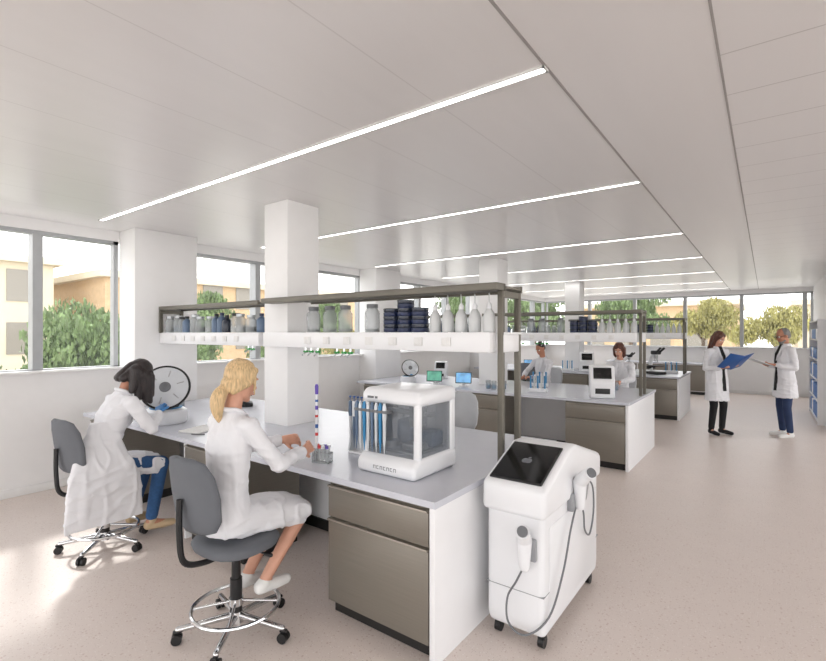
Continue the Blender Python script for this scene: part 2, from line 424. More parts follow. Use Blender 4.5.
    for S in 'RL':
        an,to=P['an'+S],P['toe'+S]; f=(to-an); f.z=0; f.normalize()
        s=MB(); heel=V((an.x,an.y,to.z))-f*.025
        s.cap(heel+V((0,0,.012)),heel+f*.1+V((0,0,.008)),.037,.036); s.cap(heel+f*.1+V((0,0,.006)),to+f*.0,.037,.03)
        s.cap(heel+V((0,0,.02)),an+V((0,0,-.01)),.038,.04)
        lo=to.z-.032
        sm=solid(s,'shoe_mesh',.007,2)
        for v in sm.vertices:
            if v.co.z<lo: v.co.z=lo
        part('shoe',sm,o.get('shoe','whiteshoe'),body,ang=60)
    return body
base2=V((-2.45,1.5,0))
def loc_(d,b): return {k:(V(v)-b if not k[:2] in('hd','pn') else V(v)) for k,v in d.items()}
J2=dict(pelvis=(-2.45,1.53,.67),chest=(-2.46,1.55,1.04),neck=(-2.465,1.575,1.26),head=(-2.465,1.64,1.42),
 shR=(-2.29,1.575,1.175),shL=(-2.645,1.595,1.175),elR=(-2.23,1.72,.95),elL=(-2.72,1.79,.97),wrR=(-2.315,1.97,.965),wrL=(-2.55,2.0,1.0),
 hdR=(-.20,.9,.15),hdL=(.75,.62,.05),pnR=(-.8,-.1,-.3),pnL=(.6,-.6,-.2),
 hipR=(-2.36,1.55,.65),hipL=(-2.54,1.55,.65),knR=(-2.33,1.99,.60),knL=(-2.54,2.0,.60),anR=(-2.36,1.72,.25),anL=(-2.50,1.70,.25),toeR=(-2.35,1.87,.205),toeL=(-2.50,1.85,.205))
p2=person('woman with blonde ponytail in white lab coat, seated, holding a pipette',base2,0,loc_(J2,base2),
 dict(vox=.0068,pose='sit',style='ponytail',hair='blonde',pitch=.25,curl=.75,shoe='whiteshoe'))
base1=V((-4.25,1.5,0))
J1=dict(pelvis=(-4.25,1.52,.67),chest=(-4.235,1.65,1.02),neck=(-4.235,1.73,1.215),head=(-4.22,1.83,1.355),
 shR=(-4.06,1.71,1.14),shL=(-4.40,1.71,1.14),elR=(-4.01,1.84,.92),elL=(-4.54,1.73,.90),wrR=(-4.22,2.00,1.01),wrL=(-4.66,1.92,1.01),
 hdR=(-.72,.42,.5),hdL=(.15,.2,.9),pnR=(-.3,.6,-.5),pnL=(.8,.3,-.1),
 hipR=(-4.16,1.54,.65),hipL=(-4.34,1.54,.65),knR=(-4.12,1.97,.60),knL=(-4.36,1.97,.60),anR=(-4.09,1.88,.16),anL=(-4.36,1.85,.16),toeR=(-4.05,2.03,.10),toeL=(-4.38,2.0,.10))
hang=[((.07,.0,.0),(.0,.03,-.22),.042,.024),((.065,-.04,-.01),(.0,.0,-.22),.042,.026),((.075,.035,.03),(0,.02,-.22),.036,.018),((.07,-.07,-.02),(.02,-.03,-.17),.042,.025),((.07,.06,.05),(0,.01,-.16),.028,.014),
      ((-.07,.0,.0),(-.0,.03,-.2),.038,.022),((-.075,.03,.03),(0,.02,-.18),.03,.016),((-.06,-.06,0),(0,.0,-.16),.04,.025)]
p1=person('dark-haired woman in lab coat, jeans and blue gloves, holding a lid',base1,0,loc_(J1,base1),
 dict(vox=.0072,pose='sit',style='bob',hair='darkhair',pitch=.95,curl=.6,legs='jeans',shoe='beige',skin='skin2',hang=hang,gloves=True,
 drapeloft=[[((.08,.05,.99),.09,.05),((.12,.03,.86),.13,.06),((.18,.01,.74),.19,.06),((.24,.0,.63),.24,.05),((.275,.0,.52),.255,.036),((.285,-.01,.40),.262,.024),((.288,-.01,.31),.268,.016),((.288,-.01,.27),.268,.012)]]))
def standing():
    return dict(pelvis=(0,0,.93),chest=(0,.01,1.24),neck=(0,-.005,1.47),head=(0,.03,1.605),
     shR=(.175,0,1.39),shL=(-.175,0,1.39),elR=(.225,-.02,1.11),elL=(-.225,-.02,1.11),wrR=(.12,.19,1.13),wrL=(-.12,.21,1.15),
     hdR=(-.45,.85,.1),hdL=(.45,.85,.1),pnR=(-.4,0,.9),pnL=(.4,0,.9),
     hipR=(.085,0,.9),hipL=(-.085,0,.9),knR=(.09,.02,.49),knL=(-.1,.03,.49),anR=(.1,-.02,.085),anL=(-.11,-.01,.085),toeR=(.13,.14,.033),toeL=(-.14,.15,.033))
def fdir(x,y): return math.atan2(-x,y)
A3=fdir(.8,-.65); A4=fdir(-.85,-.45)
p3=person('woman with brown hair in open lab coat, standing with blue folder',(-.66,9.48,0),A3,standing(),
 dict(vox=.011,pose='stand',style='long',hair='brownhair',pitch=.4,legs='blackcloth',shirt='blackcloth',shoe='blackcloth',curl=.5,hem=.36))
p4=person('grey-haired bearded man with glasses in lab coat, standing with clipboard',(.25,9.87,0),A4,standing(),
 dict(vox=.011,pose='stand',style='receding',hair='greyhair',pitch=.3,legs='navycloth',shirt='blackcloth',shoe='whiteshoe',beard=True,glasses=True,curl=.5,skin='skin2',hem=.3))
p4.scale=(1.02,1.02,1.03)
Jb=loc_(J2,base2); Jb['wrR']=V((.08,.47,.93)); Jb['wrL']=V((-.1,.47,.93)); Jb['elR']=V((.24,.25,.96)); Jb['elL']=V((-.24,.25,.96)); Jb['pnR']=V((-.3,0,-.9)); Jb['pnL']=V((.3,0,-.9));Jb['hdR']=V((-.4,.9,0));Jb['hdL']=V((.4,.9,0))
p5=person('woman with brown hair in lab coat, seated working at bench',(-1.95,8.42,0),pi,Jb,dict(vox=.013,pose='sit',style='bob',hair='brownhair',pitch=.4,legs='blackcloth'))
p6=person('dark-haired person in lab coat, bending over bench',(-3.25,8.42,0),pi-.3,Jb,dict(vox=.013,pose='sit',style='short',hair='darkhair',pitch=.5,legs='blackcloth',skin='skin2'))

# ------------------------------------------------------------ room
HC=2.92; XL=-6.26; YF=16.3; XR=1.0
struct('floor',MB().box(XL-.2,7,-5,YF+.2,-.2,0),'floor')
struct('ceiling',MB().box(XL-.2,7,-5,YF+.2,HC,HC+.3),'ceil')
struct('wall_left',MB().box(XL-.2,XL,-5,YF+.2,0,1.27).box(XL-.2,XL,-5,YF+.2,2.8,HC),'wall')
struct('wall_back',MB().box(XL,7,YF,YF+.2,0,1.27).box(XL,7,YF,YF+.2,2.8,HC),'wall')
struct('wall_right',MB().box(XR,XR+.15,10.5,YF,0,HC),'wall')
struct('baseboard_left',MB().box(XL,XL+.015,-5,YF,0,.09,.004),'trimwhite')
struct('baseboard_back',MB().box(XL,XR,YF-.015,YF,0,.09,.004),'trimwhite')
struct('baseboard_right',MB().box(XR-.015,XR,10.5,YF-.02,0,.09,.004),'trimwhite')
struct('trim_1',MB().box(XL,XL+.1,-5,YF,1.27,1.3,.005),'trimwhite')
struct('trim_2',MB().box(XL,XR,YF-.1,YF,1.27,1.3,.005),'trimwhite')
struct('trim_3',MB().box(-.816,-.803,-5,YF,HC-.003,HC+.01),'groove')
struct('trim_4',MB().box(-.171,-.161,-5,YF,HC-.003,HC+.01),'groove')
wn=[0]
def window(axis,a,b,muls):
    wn[0]+=1; f=MB(); t=.05
    def bx(u0,u1,z0,z1,d0=-.13,d1=-.03):
        if axis=='x': f.box(XL+d0,XL+d1,u0,u1,z0,z1)
        else: f.box(u0,u1,YF-d1,YF-d0,z0,z1)
    bx(a,b,1.27,1.31); bx(a,b,2.76,2.8); bx(a,a+t,1.27,2.8); bx(b-t,b,1.27,2.8)
    for m in muls: bx(m-.045,m+.045,1.31,2.76,-.15,.0)
    w=struct('window_%d'%wn[0],f,'alu')
    g=MB()
    if axis=='x': g.box(XL-.085,XL-.08,a,b,1.3,2.77)
    else: g.box(a,b,YF+.08,YF+.085,1.3,2.77)
    part('window_pane',g,'pane',w)
window('x',-5,2.5,(-4,-2.6,-1.15,.28,1.70))
window('x',3.25,6.77,(4.45,5.6)); window('x',7.5,11.0,(8.7,9.85)); window('x',11.7,YF,(12.9,14.1,15.3))
window('y',XL,1.0,(-4.75,-3.35,-1.95,-.55,.83))
cols=[]
for k in range(3):
    y=4.22*k
    cols.append(struct('column',MB().box(XL,-5.85,2.5+y,3.25+y,0,HC,.006),'wall'))
    cols.append(struct('column',MB().box(-3.84,-3.5,2.8+y,3.18+y,0,HC,.006),'wall'))
for c in cols: tag(c,'white painted square structural column','column','structural columns')

for i,y in enumerate((2.12,4.15,6.6,8.85,11.1,13.3,15.3)):
    e=thing('linear_ceiling_light','slim recessed linear LED light in the metal ceiling','ceiling light',((-5.75-.82)/2,y,HC),0,'linear ceiling lights')
    h=(5.75-.82)/2
    part('diffuser',MB().box(-h,h,-.018,.018,-.006,.002),'led',e)
    part('housing',MB().box(-h-.01,h+.01,-.028,-.018,-.010,.002).box(-h-.01,h+.01,.018,.028,-.010,.002).box(-h-.012,-h,-.028,.028,-.01,.002).box(h,h+.012,-.028,.028,-.01,.002),'trimwhite',e)
# ------------------------------------------------------------ benches
KIT=[]
def cabinet(x0,x1,y):
    w=(x1-x0)/2; c=thing('base_cabinet','taupe brushed-metal base cabinet with drawer and door under worktop','cabinet',((x0+x1)/2,y,0),0,'laboratory base cabinets')
    part('body',MB().box(-w,w,.0,.56,.085,.813),'taupe',c)
    part('plinth',MB().box(-w,w,.04,.54,0,.085),'plinth',c)
    d=part('drawer',MB().box(-w+.004,w-.004,-.022,-.001,.60,.775,.003),'taupe',c)
    part('handle',MB().box(-w+.006,w-.006,-.034,-.001,.777,.788,.002),'handle',d)
    d=part('door',MB().box(-w+.004,w-.004,-.022,-.001,.095,.575,.003),'taupe',c)
    part('handle',MB().box(-w+.006,w-.006,-.034,-.001,.578,.589,.002),'handle',d)
    return c
y0=1.98
b=thing('laboratory_bench','long white double-sided laboratory bench with pale grey worktop','lab bench',(-3.58,y0+.86,0),0,'laboratory benches')
cx0,cx1,cy0,cy1=-.263,.083,-.043,.343
part('worktop',MB().box(-2.26,2.25,-.86,cy0,.815,.85).box(-2.26,2.25,cy1,.86,.815,.85).box(-2.26,cx0,cy0,cy1,.815,.85).box(cx1,2.25,cy0,cy1,.815,.85),'worktop',b)
part('end_panel',MB().box(2.2,2.235,-.84,.84,0,.814,.003),'white',b)
part('back_panel',MB().box(-2.24,cx0,.02,.04,.085,.814).box(cx1,2.19,.02,.04,.085,.814),'white',b)
part('plinth',MB().box(-2.2,cx0,.0,.035,0,.084).box(cx1,2.19,.0,.035,0,.084),'plinth',b)
part('worktop_support',MB().box(-.3,-.27,-.8,-.06,0,.814,.003),'white',b)
KIT.append(b)
for a,c in ((-2.125,-1.385),(-3.8,-3.08),(-5.7,-5.0)): KIT.append(cabinet(a,c,y0+.045))
def shelf(x0,x1,strip,posts):
    s=thing('bench_shelf','over-bench shelf with taupe metal frame and white service rail','shelf',((x0+x1)/2,2.9,.85),0,'over-bench shelves')
    w=(x1-x0)/2; 
    def z(a): return a-.85
    t=MB().box(-w,w,-.13,.15,z(1.985),z(2.0)); t.box(-w,w,-.135,-.11,z(1.97),z(2.015),.003); t.box(-w,w,.13,.155,z(1.97),z(2.015),.003)
    if strip: t.box(-w-strip,w,-.235,-.105,z(1.97),z(2.015),.003)
    part('top_shelf',t,'frame',s)
    r=MB().box(-w,w,-.12,.14,z(1.69),z(1.705),.002); r.box(-w,w,-.125,.1,z(1.575),z(1.69),.006)
    if strip: r.box(-w-strip,w-.06,-.21,-.1,z(1.575),z(1.705),.006)
    part('service_rail',r,'white',s)
    for px,z0 in posts:
        for yy in (-.12,.13): part('post',MB().box(px-.018-(x0+x1)/2,px+.018-(x0+x1)/2,yy-.018,yy+.018,z0,z(1.97),.003),'frame',s)
        part('post_brace',MB().box(px-.016-(x0+x1)/2,px+.016-(x0+x1)/2,-.102,.112,z(1.93),z(1.97)),'frame',s)
    for k in range(7):
        xx=-w+.35+k*(2*w-.5)/7; yy=-.212 if strip else -.127
        part('power_socket',MB().box(xx-.035,xx+.035,yy-.010,yy+.002,z(1.61),z(1.67),.004).cyl((xx-.0,yy-.012,z(1.64)),(xx,yy-.009,z(1.64)),.018),'trimwhite',s)
    return s
KIT.append(shelf(-3.45,-1.335,.26,((-1.36,.001),)))
KIT.append(shelf(-5.845,-3.90,0,((-5.82,.85),)))
for i,x in enumerate((-3.18,-3.11,-3.03,-2.80,-2.72,-2.65,-4.05,-4.12)):
    yy=2.74 if x>-3.8 else 2.82
    t=thing('gas_tap','small gas tap with green handle hanging under the service rail','tap',(x,yy,1.53),0,'gas taps')
    part('tap_body',MB().cyl((0,0,.045),(0,0,.0),.009).cyl((0,0,.005),(0,-.04,-.02),.006),'chrome',t)
    part('handle',MB().cap((-.018,-.0,.012),(.018,0,.012),.011,.011,8),'green',t); KIT.append(t)
def jar(x,y,h,r,lid='plastic',fill='milky',fl=.5):
    e=thing('storage_jar','clear glass jar with dark lid on the shelf','jar',(x,y,1.706),0,'glass jars')
    part('glass',MB().lathe([(r*.96,0),(r,.01),(r,h*.72),(r*.7,h*.84),(r*.66,h*.9)]),'jar',e)
    if fl: part('contents',MB().lathe([(r*.9,.008),(r*.9,h*fl)]),fill,e)
    part('lid',MB().lathe([(r*.72,h*.86),(r*.76,h*.87),(r*.76,h),(r*.7,h*1.01)]),lid,e); return e
def bottle(x,y,h,r,mt,capm,label='dark reagent bottle with cap on the shelf'):
    e=thing('reagent_bottle',label,'bottle',(x,y,1.706),0,'reagent bottles')
    part('bottle_body',MB().lathe([(r*.93,0),(r,.008),(r,h*.62),(r*.85,h*.72),(r*.4,h*.82),(r*.36,h*.88)]),mt,e)
    part('cap',MB().lathe([(r*.46,h*.86),(r*.46,h),(r*.4,h*1.01)]),capm,e); return e
x=-5.68
for i in range(14):
    k=random.random(); yy=2.84+random.uniform(-.03,.05)
    if i%5 in(3,) or i in(7,8,9): KIT.append(bottle(x,yy,random.uniform(.17,.22),.05,random.choice(['darkglass','slate','slate']),random.choice(['black','navy'])))
    else: KIT.append(jar(x,yy,random.uniform(.17,.2),.056,random.choice(['steel','black']),random.choice(['slate','milky','emblem']),.35))
    x+=.13
for i,x in enumerate((-3.12,-2.92,-2.74,-2.45)):
    KIT.append(jar(x,2.775,.215,.058,'emblem','emblem',.12))
def dish(x,y,z,r,mt):
    return solo('culture_dish',MB().lathe([(r*.95,0),(r,.004),(r,.019),(r*1.03,.02),(r*1.03,.027),(r*.96,.029)]),mt,'dark blue round culture dish in a stack','dish',(x,y,z),0,'stacked culture dishes')
for (sx,n) in ((-2.25,6),(-2.12,8),(-1.99,6)):
    for j in range(n): KIT.append(dish(sx,2.77,1.7065+j*.0292,.062,('navy','darkglass')[j%2]))
for i in range(5):
    x=-1.86+i*.105; h=.19; r=.041
    e=thing('wash_bottle','milky plastic wash bottle with bent spout on the shelf','bottle',(x,2.77,1.706),0,'wash bottles')
    part('bottle_body',MB().lathe([(r*.93,0),(r,.008),(r,h*.5),(r*.8,h*.66),(r*.4,h*.8)]),'milky',e)
    part('cap',MB().lathe([(r*.42,h*.80),(r*.42,h*.93),(r*.15,h*1.02)]),'plastic',e)
    part('spout',MB().tube([(0,0,h*.98),(0,0,h+.045),(.01,-.02,h+.06),(.03,-.05,h+.045)],.004,6),'milky',e)
    KIT.append(e)
bpy.context.view_layer.update()
kids={}
for o in bpy.data.objects:
    if o.parent: kids.setdefault(o.parent.name,[]).append(o)
for k in (1,2):
    for r in KIT: dup(r,(0,4.22*k,0))
e=thing('window_cabinet','white low cabinet with taupe doors below the windows','cabinet',(-2.6,15.5,0))
part('body',MB().box(-1.3,1.3,-.3,.3,.08,.83,.004),'white',e); part('plinth',MB().box(-1.28,1.28,-.26,.28,0,.08),'plinth',e)
part('worktop',MB().box(-1.33,1.33,-.33,.3,.831,.86,.004),'worktop',e)
for i in range(3): part('door',MB().box(-1.28+i*.86,-.46+i*.86,-.32,-.301,.1,.81,.003),'taupe',e)

# ------------------------------------------------------------ chairs
def chair(loc,rz,seatm,label):
    c=thing('laboratory_chair',label,'chair',loc,rz,'laboratory chairs')
    s=MB(); s.loft([((0,0,.50),.18,.18),((0,0,.505),.215,.205),((0,0,.535),.225,.215),((0,0,.555),.21,.2),((0,0,.56),.15,.15)],sq=.75)
    part('seat',s,seatm,c,ang=60)
    part('seat_pan',MB().box(-.12,.12,-.1,.1,.46,.5,.01),'black',c)
    bk=MB(); n=28; rings=[]
    for k,(zz,hw,th) in enumerate(((.66,.10,.012),(.68,.16,.022),(.74,.195,.028),(.86,.205,.03),(.97,.19,.028),(1.04,.15,.022),(1.06,.09,.012))):
        ring=[]
        for q in range(n):
            a=2*pi*q/n; xx=hw*math.copysign(abs(math.cos(a))**.6,math.cos(a)); yy=th*math.copysign(abs(math.sin(a))**.7,math.sin(a))
            ring.append(V((xx,-.26-.02*(zz-.66)/.4*3+1.1*xx*xx+yy,zz)))
        rings.append(ring)
    bk.rings(rings); part('backrest',bk,seatm,c,ang=70)
    part('backrest_bracket',MB().tube([(0,-.05,.478),(0,-.2,.475),(0,-.31,.52),(0,-.335,.66),(0,-.335,.85)],.016,8),'black',c)
    part('gas_column',MB().cyl((0,0,.3),(0,0,.47),.025).cyl((0,0,.12),(0,0,.31),.033),'black',c)
    part('lever',MB().cyl((.05,.03,.478),(.2,.06,.47),.006).cap((.18,.057,.471),(.22,.064,.469),.011),'black',c)
    fr=MB(); fr.tube([(.235*math.cos(2*pi*i/16),.235*math.sin(2*pi*i/16),.155) for i in range(16)],.011,8,True,2)
    for i in range(4):
        a=pi/4+pi/2*i; fr.cyl((.03*math.cos(a),.03*math.sin(a),.18),(.235*math.cos(a),.235*math.sin(a),.155),.008)
    fr.cyl((0,0,.16),(0,0,.2),.04); part('foot_ring',fr,'chrome',c)
    part('hub',MB().cyl((0,0,.065),(0,0,.125),.045,.036),'chrome',c)
    for i in range(5):
        a=2*pi*i/5+.3; d=V((math.cos(a),math.sin(a),0))
        L=part('leg',MB().cap(d*.03+V((0,0,.1)),d*.3+V((0,0,.075)),.02,.015),'chrome',c)
        s_=V((-d.y,d.x,0)); w=MB(); p=d*.305+V((0,0,.028))
        w.cyl(p+s_*.006,p+s_*.024,.028).cyl(p-s_*.024,p-s_*.006,.028); w.cyl(p+V((0,0,.0)),p+V((0,0,.05)),.008); w.box(-.02,.02,-.012,.012,.0,.015,.004,Mx=Matrix.Translation(p+V((0,0,.027)))@Rz(a))
        part('caster',w,'black',L)
    return c
chair((-2.42,1.575,0),.05,'grey_seat','dark grey upholstered lab chair, chrome five-star base and foot ring')
chair((-4.22,1.58,0),.1,'grey_seat','dark grey upholstered lab chair, chrome base, coat draped over it')
chair((-2.6,4.15,0),pi+.1,'light_seat','light grey lab chair standing empty at the bench')
chair((-1.95,8.42,0),pi,'light_seat','light grey lab chair with a seated person')
chair((-3.25,8.42,0),pi-.3,'light_seat','light grey lab chair with a seated person')
chair((-4.1,9.95,0),-.1,'grey_seat','dark grey lab chair standing empty at the bench')
chair((-2.55,9.9,0),.2,'light_seat','light grey lab chair standing empty at the bench')

# ------------------------------------------------------------ mobile device
t=thing('mobile_laser_device','white wheeled treatment device with tilted black screen and cabled handpieces','medical device',(-1.10,2.90,0))
part('body',MB().prism([(-.47,.075),(.47,.075),(.49,.14),(.49,.80),(.2,.88),(-.49,.78),(-.49,.14)],-.163,.163,.032,5),'plastic',t,ang=50)
part('console_head',MB().prism([(-.52,.70),(.505,.70),(.51,.83),(.49,.86),(.0,1.005),(-.12,1.01),(-.515,.855)],-.182,.182,.032,5),'plastic',t,ang=50)
sl=math.atan2(.155,.395); Mx=Tr(0,-.315,.9365)@Rx(sl)
scr=part('screen_bezel',MB().box(-.15,.15,-.18,.175,-.004,.008,.006,Mx=Mx),'black',t)
part('screen',MB().box(-.14,.14,-.17,.165,.008,.0095,Mx=Mx),'screen',scr)
lg=MB()
for q in ((-.010,0,.019,.022),(.010,0,.019,.022)):
    lg.lathe([(1,0),(1,.0008)],Mx=Mx@Tr(q[0],q[1],.0096)@Matrix.Diagonal((q[2],q[3],1,1)))
lg.lathe([(1,0),(1,.0008)],Mx=Mx@Tr(.007,.031,.0096)@Rz(-.8)@Matrix.Diagonal((.005,.010,1,1)))
part('emblem',lg,'logo',scr)
part('panel_seam',MB().box(-.165,.165,-.493,.493,.30,.303,.001),'cable',t)
part('side_panel',MB().box(.160,.167,-.41,.43,.14,.64,.004),'plastic',t)
for sx in (-1,1):
    for sy in (-1,1):
        p=V((.125*sx,.41*sy,.032)); part('caster',MB().cyl(p+V((-.016,0,0)),p+V((.016,0,0)),.032).cyl(p,p+V((0,0,.045)),.012).box(p.x-.02,p.x+.02,p.y-.02,p.y+.02,.045,.075,.005),'black',t)
def handpiece(loc,rot):
    Mh=Matrix.Translation(loc)@rot@Matrix.Scale(1.5,4); o=MB(); o.T=Mh
    o.cap((0,0,-.05),(0,0,.04),.019,.026).cap((0,0,.04),(0,-.035,.075),.026,.022); o.cyl((0,-.035,.075),(0,-.06,.09),.02,.024); return o
def nozzle(loc,rot,hp):
    o=MB(); o.T=Matrix.Translation(loc)@rot@Matrix.Scale(1.5,4); o.cyl((0,-.058,.089),(0,-.066,.094),.018); part('nozzle',o,'emblem',hp)
hp=part('handpiece',handpiece((.08,-.54,.54),Rz(.3)),'plastic',t); nozzle((.08,-.54,.54),Rz(.3),hp)
part('handpiece_holder',MB().box(.03,.13,-.515,-.486,.48,.60,.012),'cable',t)
part('handpiece_holder',MB().box(.16,.20,-.13,.06,.64,.74,.012),'cable',t)
hp=part('handpiece',handpiece((.218,-.07,.745),Rz(1.0)),'plastic',t); nozzle((.218,-.07,.745),Rz(1.0),hp)
part('handpiece',MB().cap((.2,.03,.69),(.2,.04,.78),.028,.038),'steel',t)
part('cable',MB().tube([(.08,-.54,.47),(.04,-.55,.38),(-.01,-.55,.28),(.0,-.56,.16),(.09,-.55,.12),(.18,-.46,.2),(.205,-.32,.38),(.2,-.18,.56),(.2,-.08,.67)],.0055,8),'emblem',t)
part('cable',MB().tube([(.195,.02,.67),(.2,.06,.58),(.2,.08,.48),(.2,.18,.42),(.2,.26,.52),(.2,.26,.66),(.2,.19,.74),(.175,.12,.73)],.0055,8),'emblem',t)
part('power_cable_inlet',MB().cyl((.155,.12,.73),(.185,.12,.73),.02),'emblem',t)
t.scale=(1.02,1.01,1.025)

# ------------------------------------------------------------ analyser
def analyser(loc,rz):
    a=thing('benchtop_analyser','white benchtop analyser with transparent hood and hanging blue-grey dispensers','laboratory machine',loc,rz)
    part('base',MB().prism([(-.245,.0),(.215,.0),(.215,.12),(-.19,.12),(-.245,.075)],-.225,.225,.028,5),'plastic',a)
    part('top',MB().prism([(-.2,.415),(.215,.415),(.215,.51),(-.17,.51),(-.2,.475)],-.225,.225,.03,5),'plastic',a)
    part('back_wall',MB().box(-.215,.215,.18,.21,.11,.44,.008),'plastic',a)
    for x,y in ((-.197,-.175),(.197,-.175),(.197,.17),(-.197,.17)): part('corner_post',MB().box(x-.022,x+.022,y-.02,y+.02,.10,.44,.014,3),'plastic',a)
    part('hood_pane',MB().box(-.178,.178,-.194,-.190,.112,.425,.002),'smoke',a)
    part('hood_pane',MB().box(-.207,-.203,-.158,.15,.112,.425,.002),'smoke',a); part('hood_pane',MB().box(.207,.211,-.158,.15,.112,.425,.002),'smoke',a)
    part('gantry',MB().box(-.175,.175,.0,.03,.33,.36).box(.03,.11,-.04,.05,.26,.40,.01).cyl((.07,0,.26),(.07,0,.18),.012,.004),'steel',a)
    part('inner_module',MB().box(-.12,.0,.02,.16,.135,.29,.02).box(.05,.16,.03,.16,.135,.23,.015),'slate',a)
    part('deck',MB().box(-.17,.17,-.15,.15,.12,.135,.004).box(.02,.15,-.1,.0,.135,.17,.003).lathe([(.05,.135),(.05,.17),(.03,.18)],(-.09,-.06,0)),'steel',a)
    part('dispenser_bar',MB().box(-.235,.03,-.255,-.2,.37,.388,.004),'emblem',a)
    for i in range(8): part('dispenser',MB().lathe([(.002,.13),(.006,.18),(.009,.2),(.011,.32),(.0135,.34),(.0135,.405),(.006,.43)],(-.225+i*.032,-.24,0),n=12),('slate','lidgrey','cyan','lidgrey')[i%4],a)
    g=MB()
    for i in range(7):
        x=-.075+i*.026
        g.box(x-.009,x-.006,-.2465,-.2445,.035,.055)
        if i%2: g.box(x-.009,x+.008,-.2465,-.2445,.035,.038); g.box(x-.009,x+.006,-.2465,-.2445,.052,.055)
        else: g.box(x+.005,x+.008,-.2465,-.2445,.035,.055); g.box(x-.009,x+.008,-.2465,-.2445,.052,.055)
    part('printed_lettering',g,'emblem',a)
    part('printed_lettering',MB().box(-.17,-.12,-.2015,-.197,.448,.461).box(-.11,-.09,-.2015,-.197,.448,.461),'emblem',a)
    return a
analyser((-1.82,2.41,.851),0)
r=thing('pipette_rack','angled grey-white rack holding a row of blue-grey pipettes','pipette rack',(-2.22,2.5,.851))
part('base',MB().box(-.17,.17,-.06,.06,0,.015,.005),'plastic',r)
part('rack_back',MB().prism([(-.055,.012),(.055,.012),(.015,.33),(-.005,.33)],-.17,-.155,.002).prism([(-.055,.012),(.055,.012),(.015,.33),(-.005,.33)],.155,.17,.002).box(-.17,.17,-.02,.005,.28,.32,.004).box(-.155,.155,-.002,.004,.015,.28),'lidgrey',r)
for i in range(9):
    e=thing('pipette','slim blue-grey pipette hanging in a rack','pipette',(-2.365+i*.036,2.445,.995),0,'rack pipettes')
    part('barrel',MB().lathe([(.002,-.1),(.005,-.04),(.008,0),(.010,.09),(.012,.12)],n=12),('lidgrey','slate','lidgrey')[i%3],e)
    part('grip',MB().lathe([(.012,.12),(.015,.14),(.0135,.22),(.009,.225)],n=12),('slate','plastic','cyan')[i%3],e)
    part('plunger',MB().lathe([(.003,.225),(.003,.25),(.009,.252),(.009,.262)],n=12),'blue',e)
    part('finger_hook',MB().box(-.005,.005,.0,.045,.185,.197,.002),'slate',e)
RL=V((-2.345,2.16,.851)); RA=.3
r=thing('tube_rack','small clear rack of test tubes with red and purple caps','tube rack',RL,RA)
part('rack_plate',MB().box(-.06,.06,-.035,.035,0,.008,.002).box(-.06,.06,-.035,.035,.06,.066,.002).box(-.06,-.055,-.035,.035,0,.066).box(.055,.06,-.035,.035,0,.066),'jar',r)
for i in range(4):
    for j in range(2):
        e=thing('test_tube','small clear test tube with coloured cap in rack','test tube',RL+V((0,0,.01))+Rz(RA).to_3x3()@V((-.042+i*.028,-.016+j*.032,0)),0,'racked test tubes')
        part('tube',MB().lathe([(.002,0),(.008,.008),(.009,.085)],n=12),'jar',e); part('cap',MB().lathe([(.011,.083),(.011,.103)],n=12),('plastic','red','plastic','purple')[(i+j)%4],e)
e=thing('serological_pipette','slim white pipette with red and blue bands','pipette',(-2.36,2.125,.95))
part('barrel',MB().lathe([(.002,0),(.006,.02),(.009,.04),(.009,.36)],n=12),'plastic',e)
for z0,z1,mm in ((.08,.10,'red'),(.13,.155,'blue'),(.20,.215,'red'),(.25,.275,'purple'),(.30,.315,'blue')):
    part('band',MB().lathe([(.0102,z0),(.0102,z1)],n=12),mm,e)
part('cap',MB().lathe([(.011,.35),(.012,.40),(.008,.415)],n=12),'purple',e)
def centrifuge(loc,rz=0,off=(.11,-.06,.345),rad=1.0):
    c=thing('centrifuge','round benchtop centrifuge with its grey dark-rimmed lid raised','centrifuge',loc,rz)
    part('housing',MB().loft([((0,0,0),.16,.16),((0,0,.02),.175,.175),((0,0,.12),.175,.175),((0,0,.14),.15,.15)],sq=.8),'plastic',c)
    part('blue_ring',MB().lathe([(.14,.139),(.14,.15),(.12,.15)]),'cyan',c)
    part('rotor',MB().lathe([(.11,.15),(.11,.16),(.05,.18),(.02,.19)]),'black',c)
    Ml=Tr(*off)@Rz(.95)@Rx(pi/2-.45)@Matrix.Scale(rad,4)
    l=MB(); l.T=Ml; l.lathe([(.195,-.02),(.213,-.012),(.217,.0),(.213,.012),(.20,.012),(.197,.003)],n=40); L=part('lid',l,'black',c)
    l=MB(); l.T=Ml; l.lathe([(.197,.001),(.197,.008),(.15,.012),(.10,.016)],n=40); D=part('lid_liner',l,'lidgrey',L)
    for i in range(6):
        l=MB(); l.T=Ml@Rz(2*pi*i/6+.3); l.box(.10,.165,-.005,.005,.0125,.0165,.001); part('vent_slot',l,'steel',D)
    l=MB(); l.T=Ml; l.lathe([(.05,.014),(.048,.024),(.025,.03)]); part('lid_boss',l,'emblem',D)
    l=MB(); l.T=Ml; l.box(-.03,.03,-.19,-.165,.008,.02,.003); part('lid_latch',l,'cyan',D)
    part('lid_arm',MB().tube([(-.12,.1,.12),(-.12,.1,.22),V(off)+V((-.07,.06,-.05)),V(off)+V((-.02,.02,-.01))],.012,8),'steel',c)
    return c
centrifuge((-4.57,2.23,.851)); cc=centrifuge((-5.0,6.6,.851)); cc.scale=(.72,.72,.72)
solo('notebook',MB().box(-.11,.11,-.15,.15,0,.012,.002),'paper','open white notebook pages on the worktop','notebook',(-3.98,2.25,.851),.3)
solo('pen',MB().cyl((-.06,0,.005),(.06,0,.005),.004),'black','black pen lying on the worktop','pen',(-3.8,2.12,.851),.5)
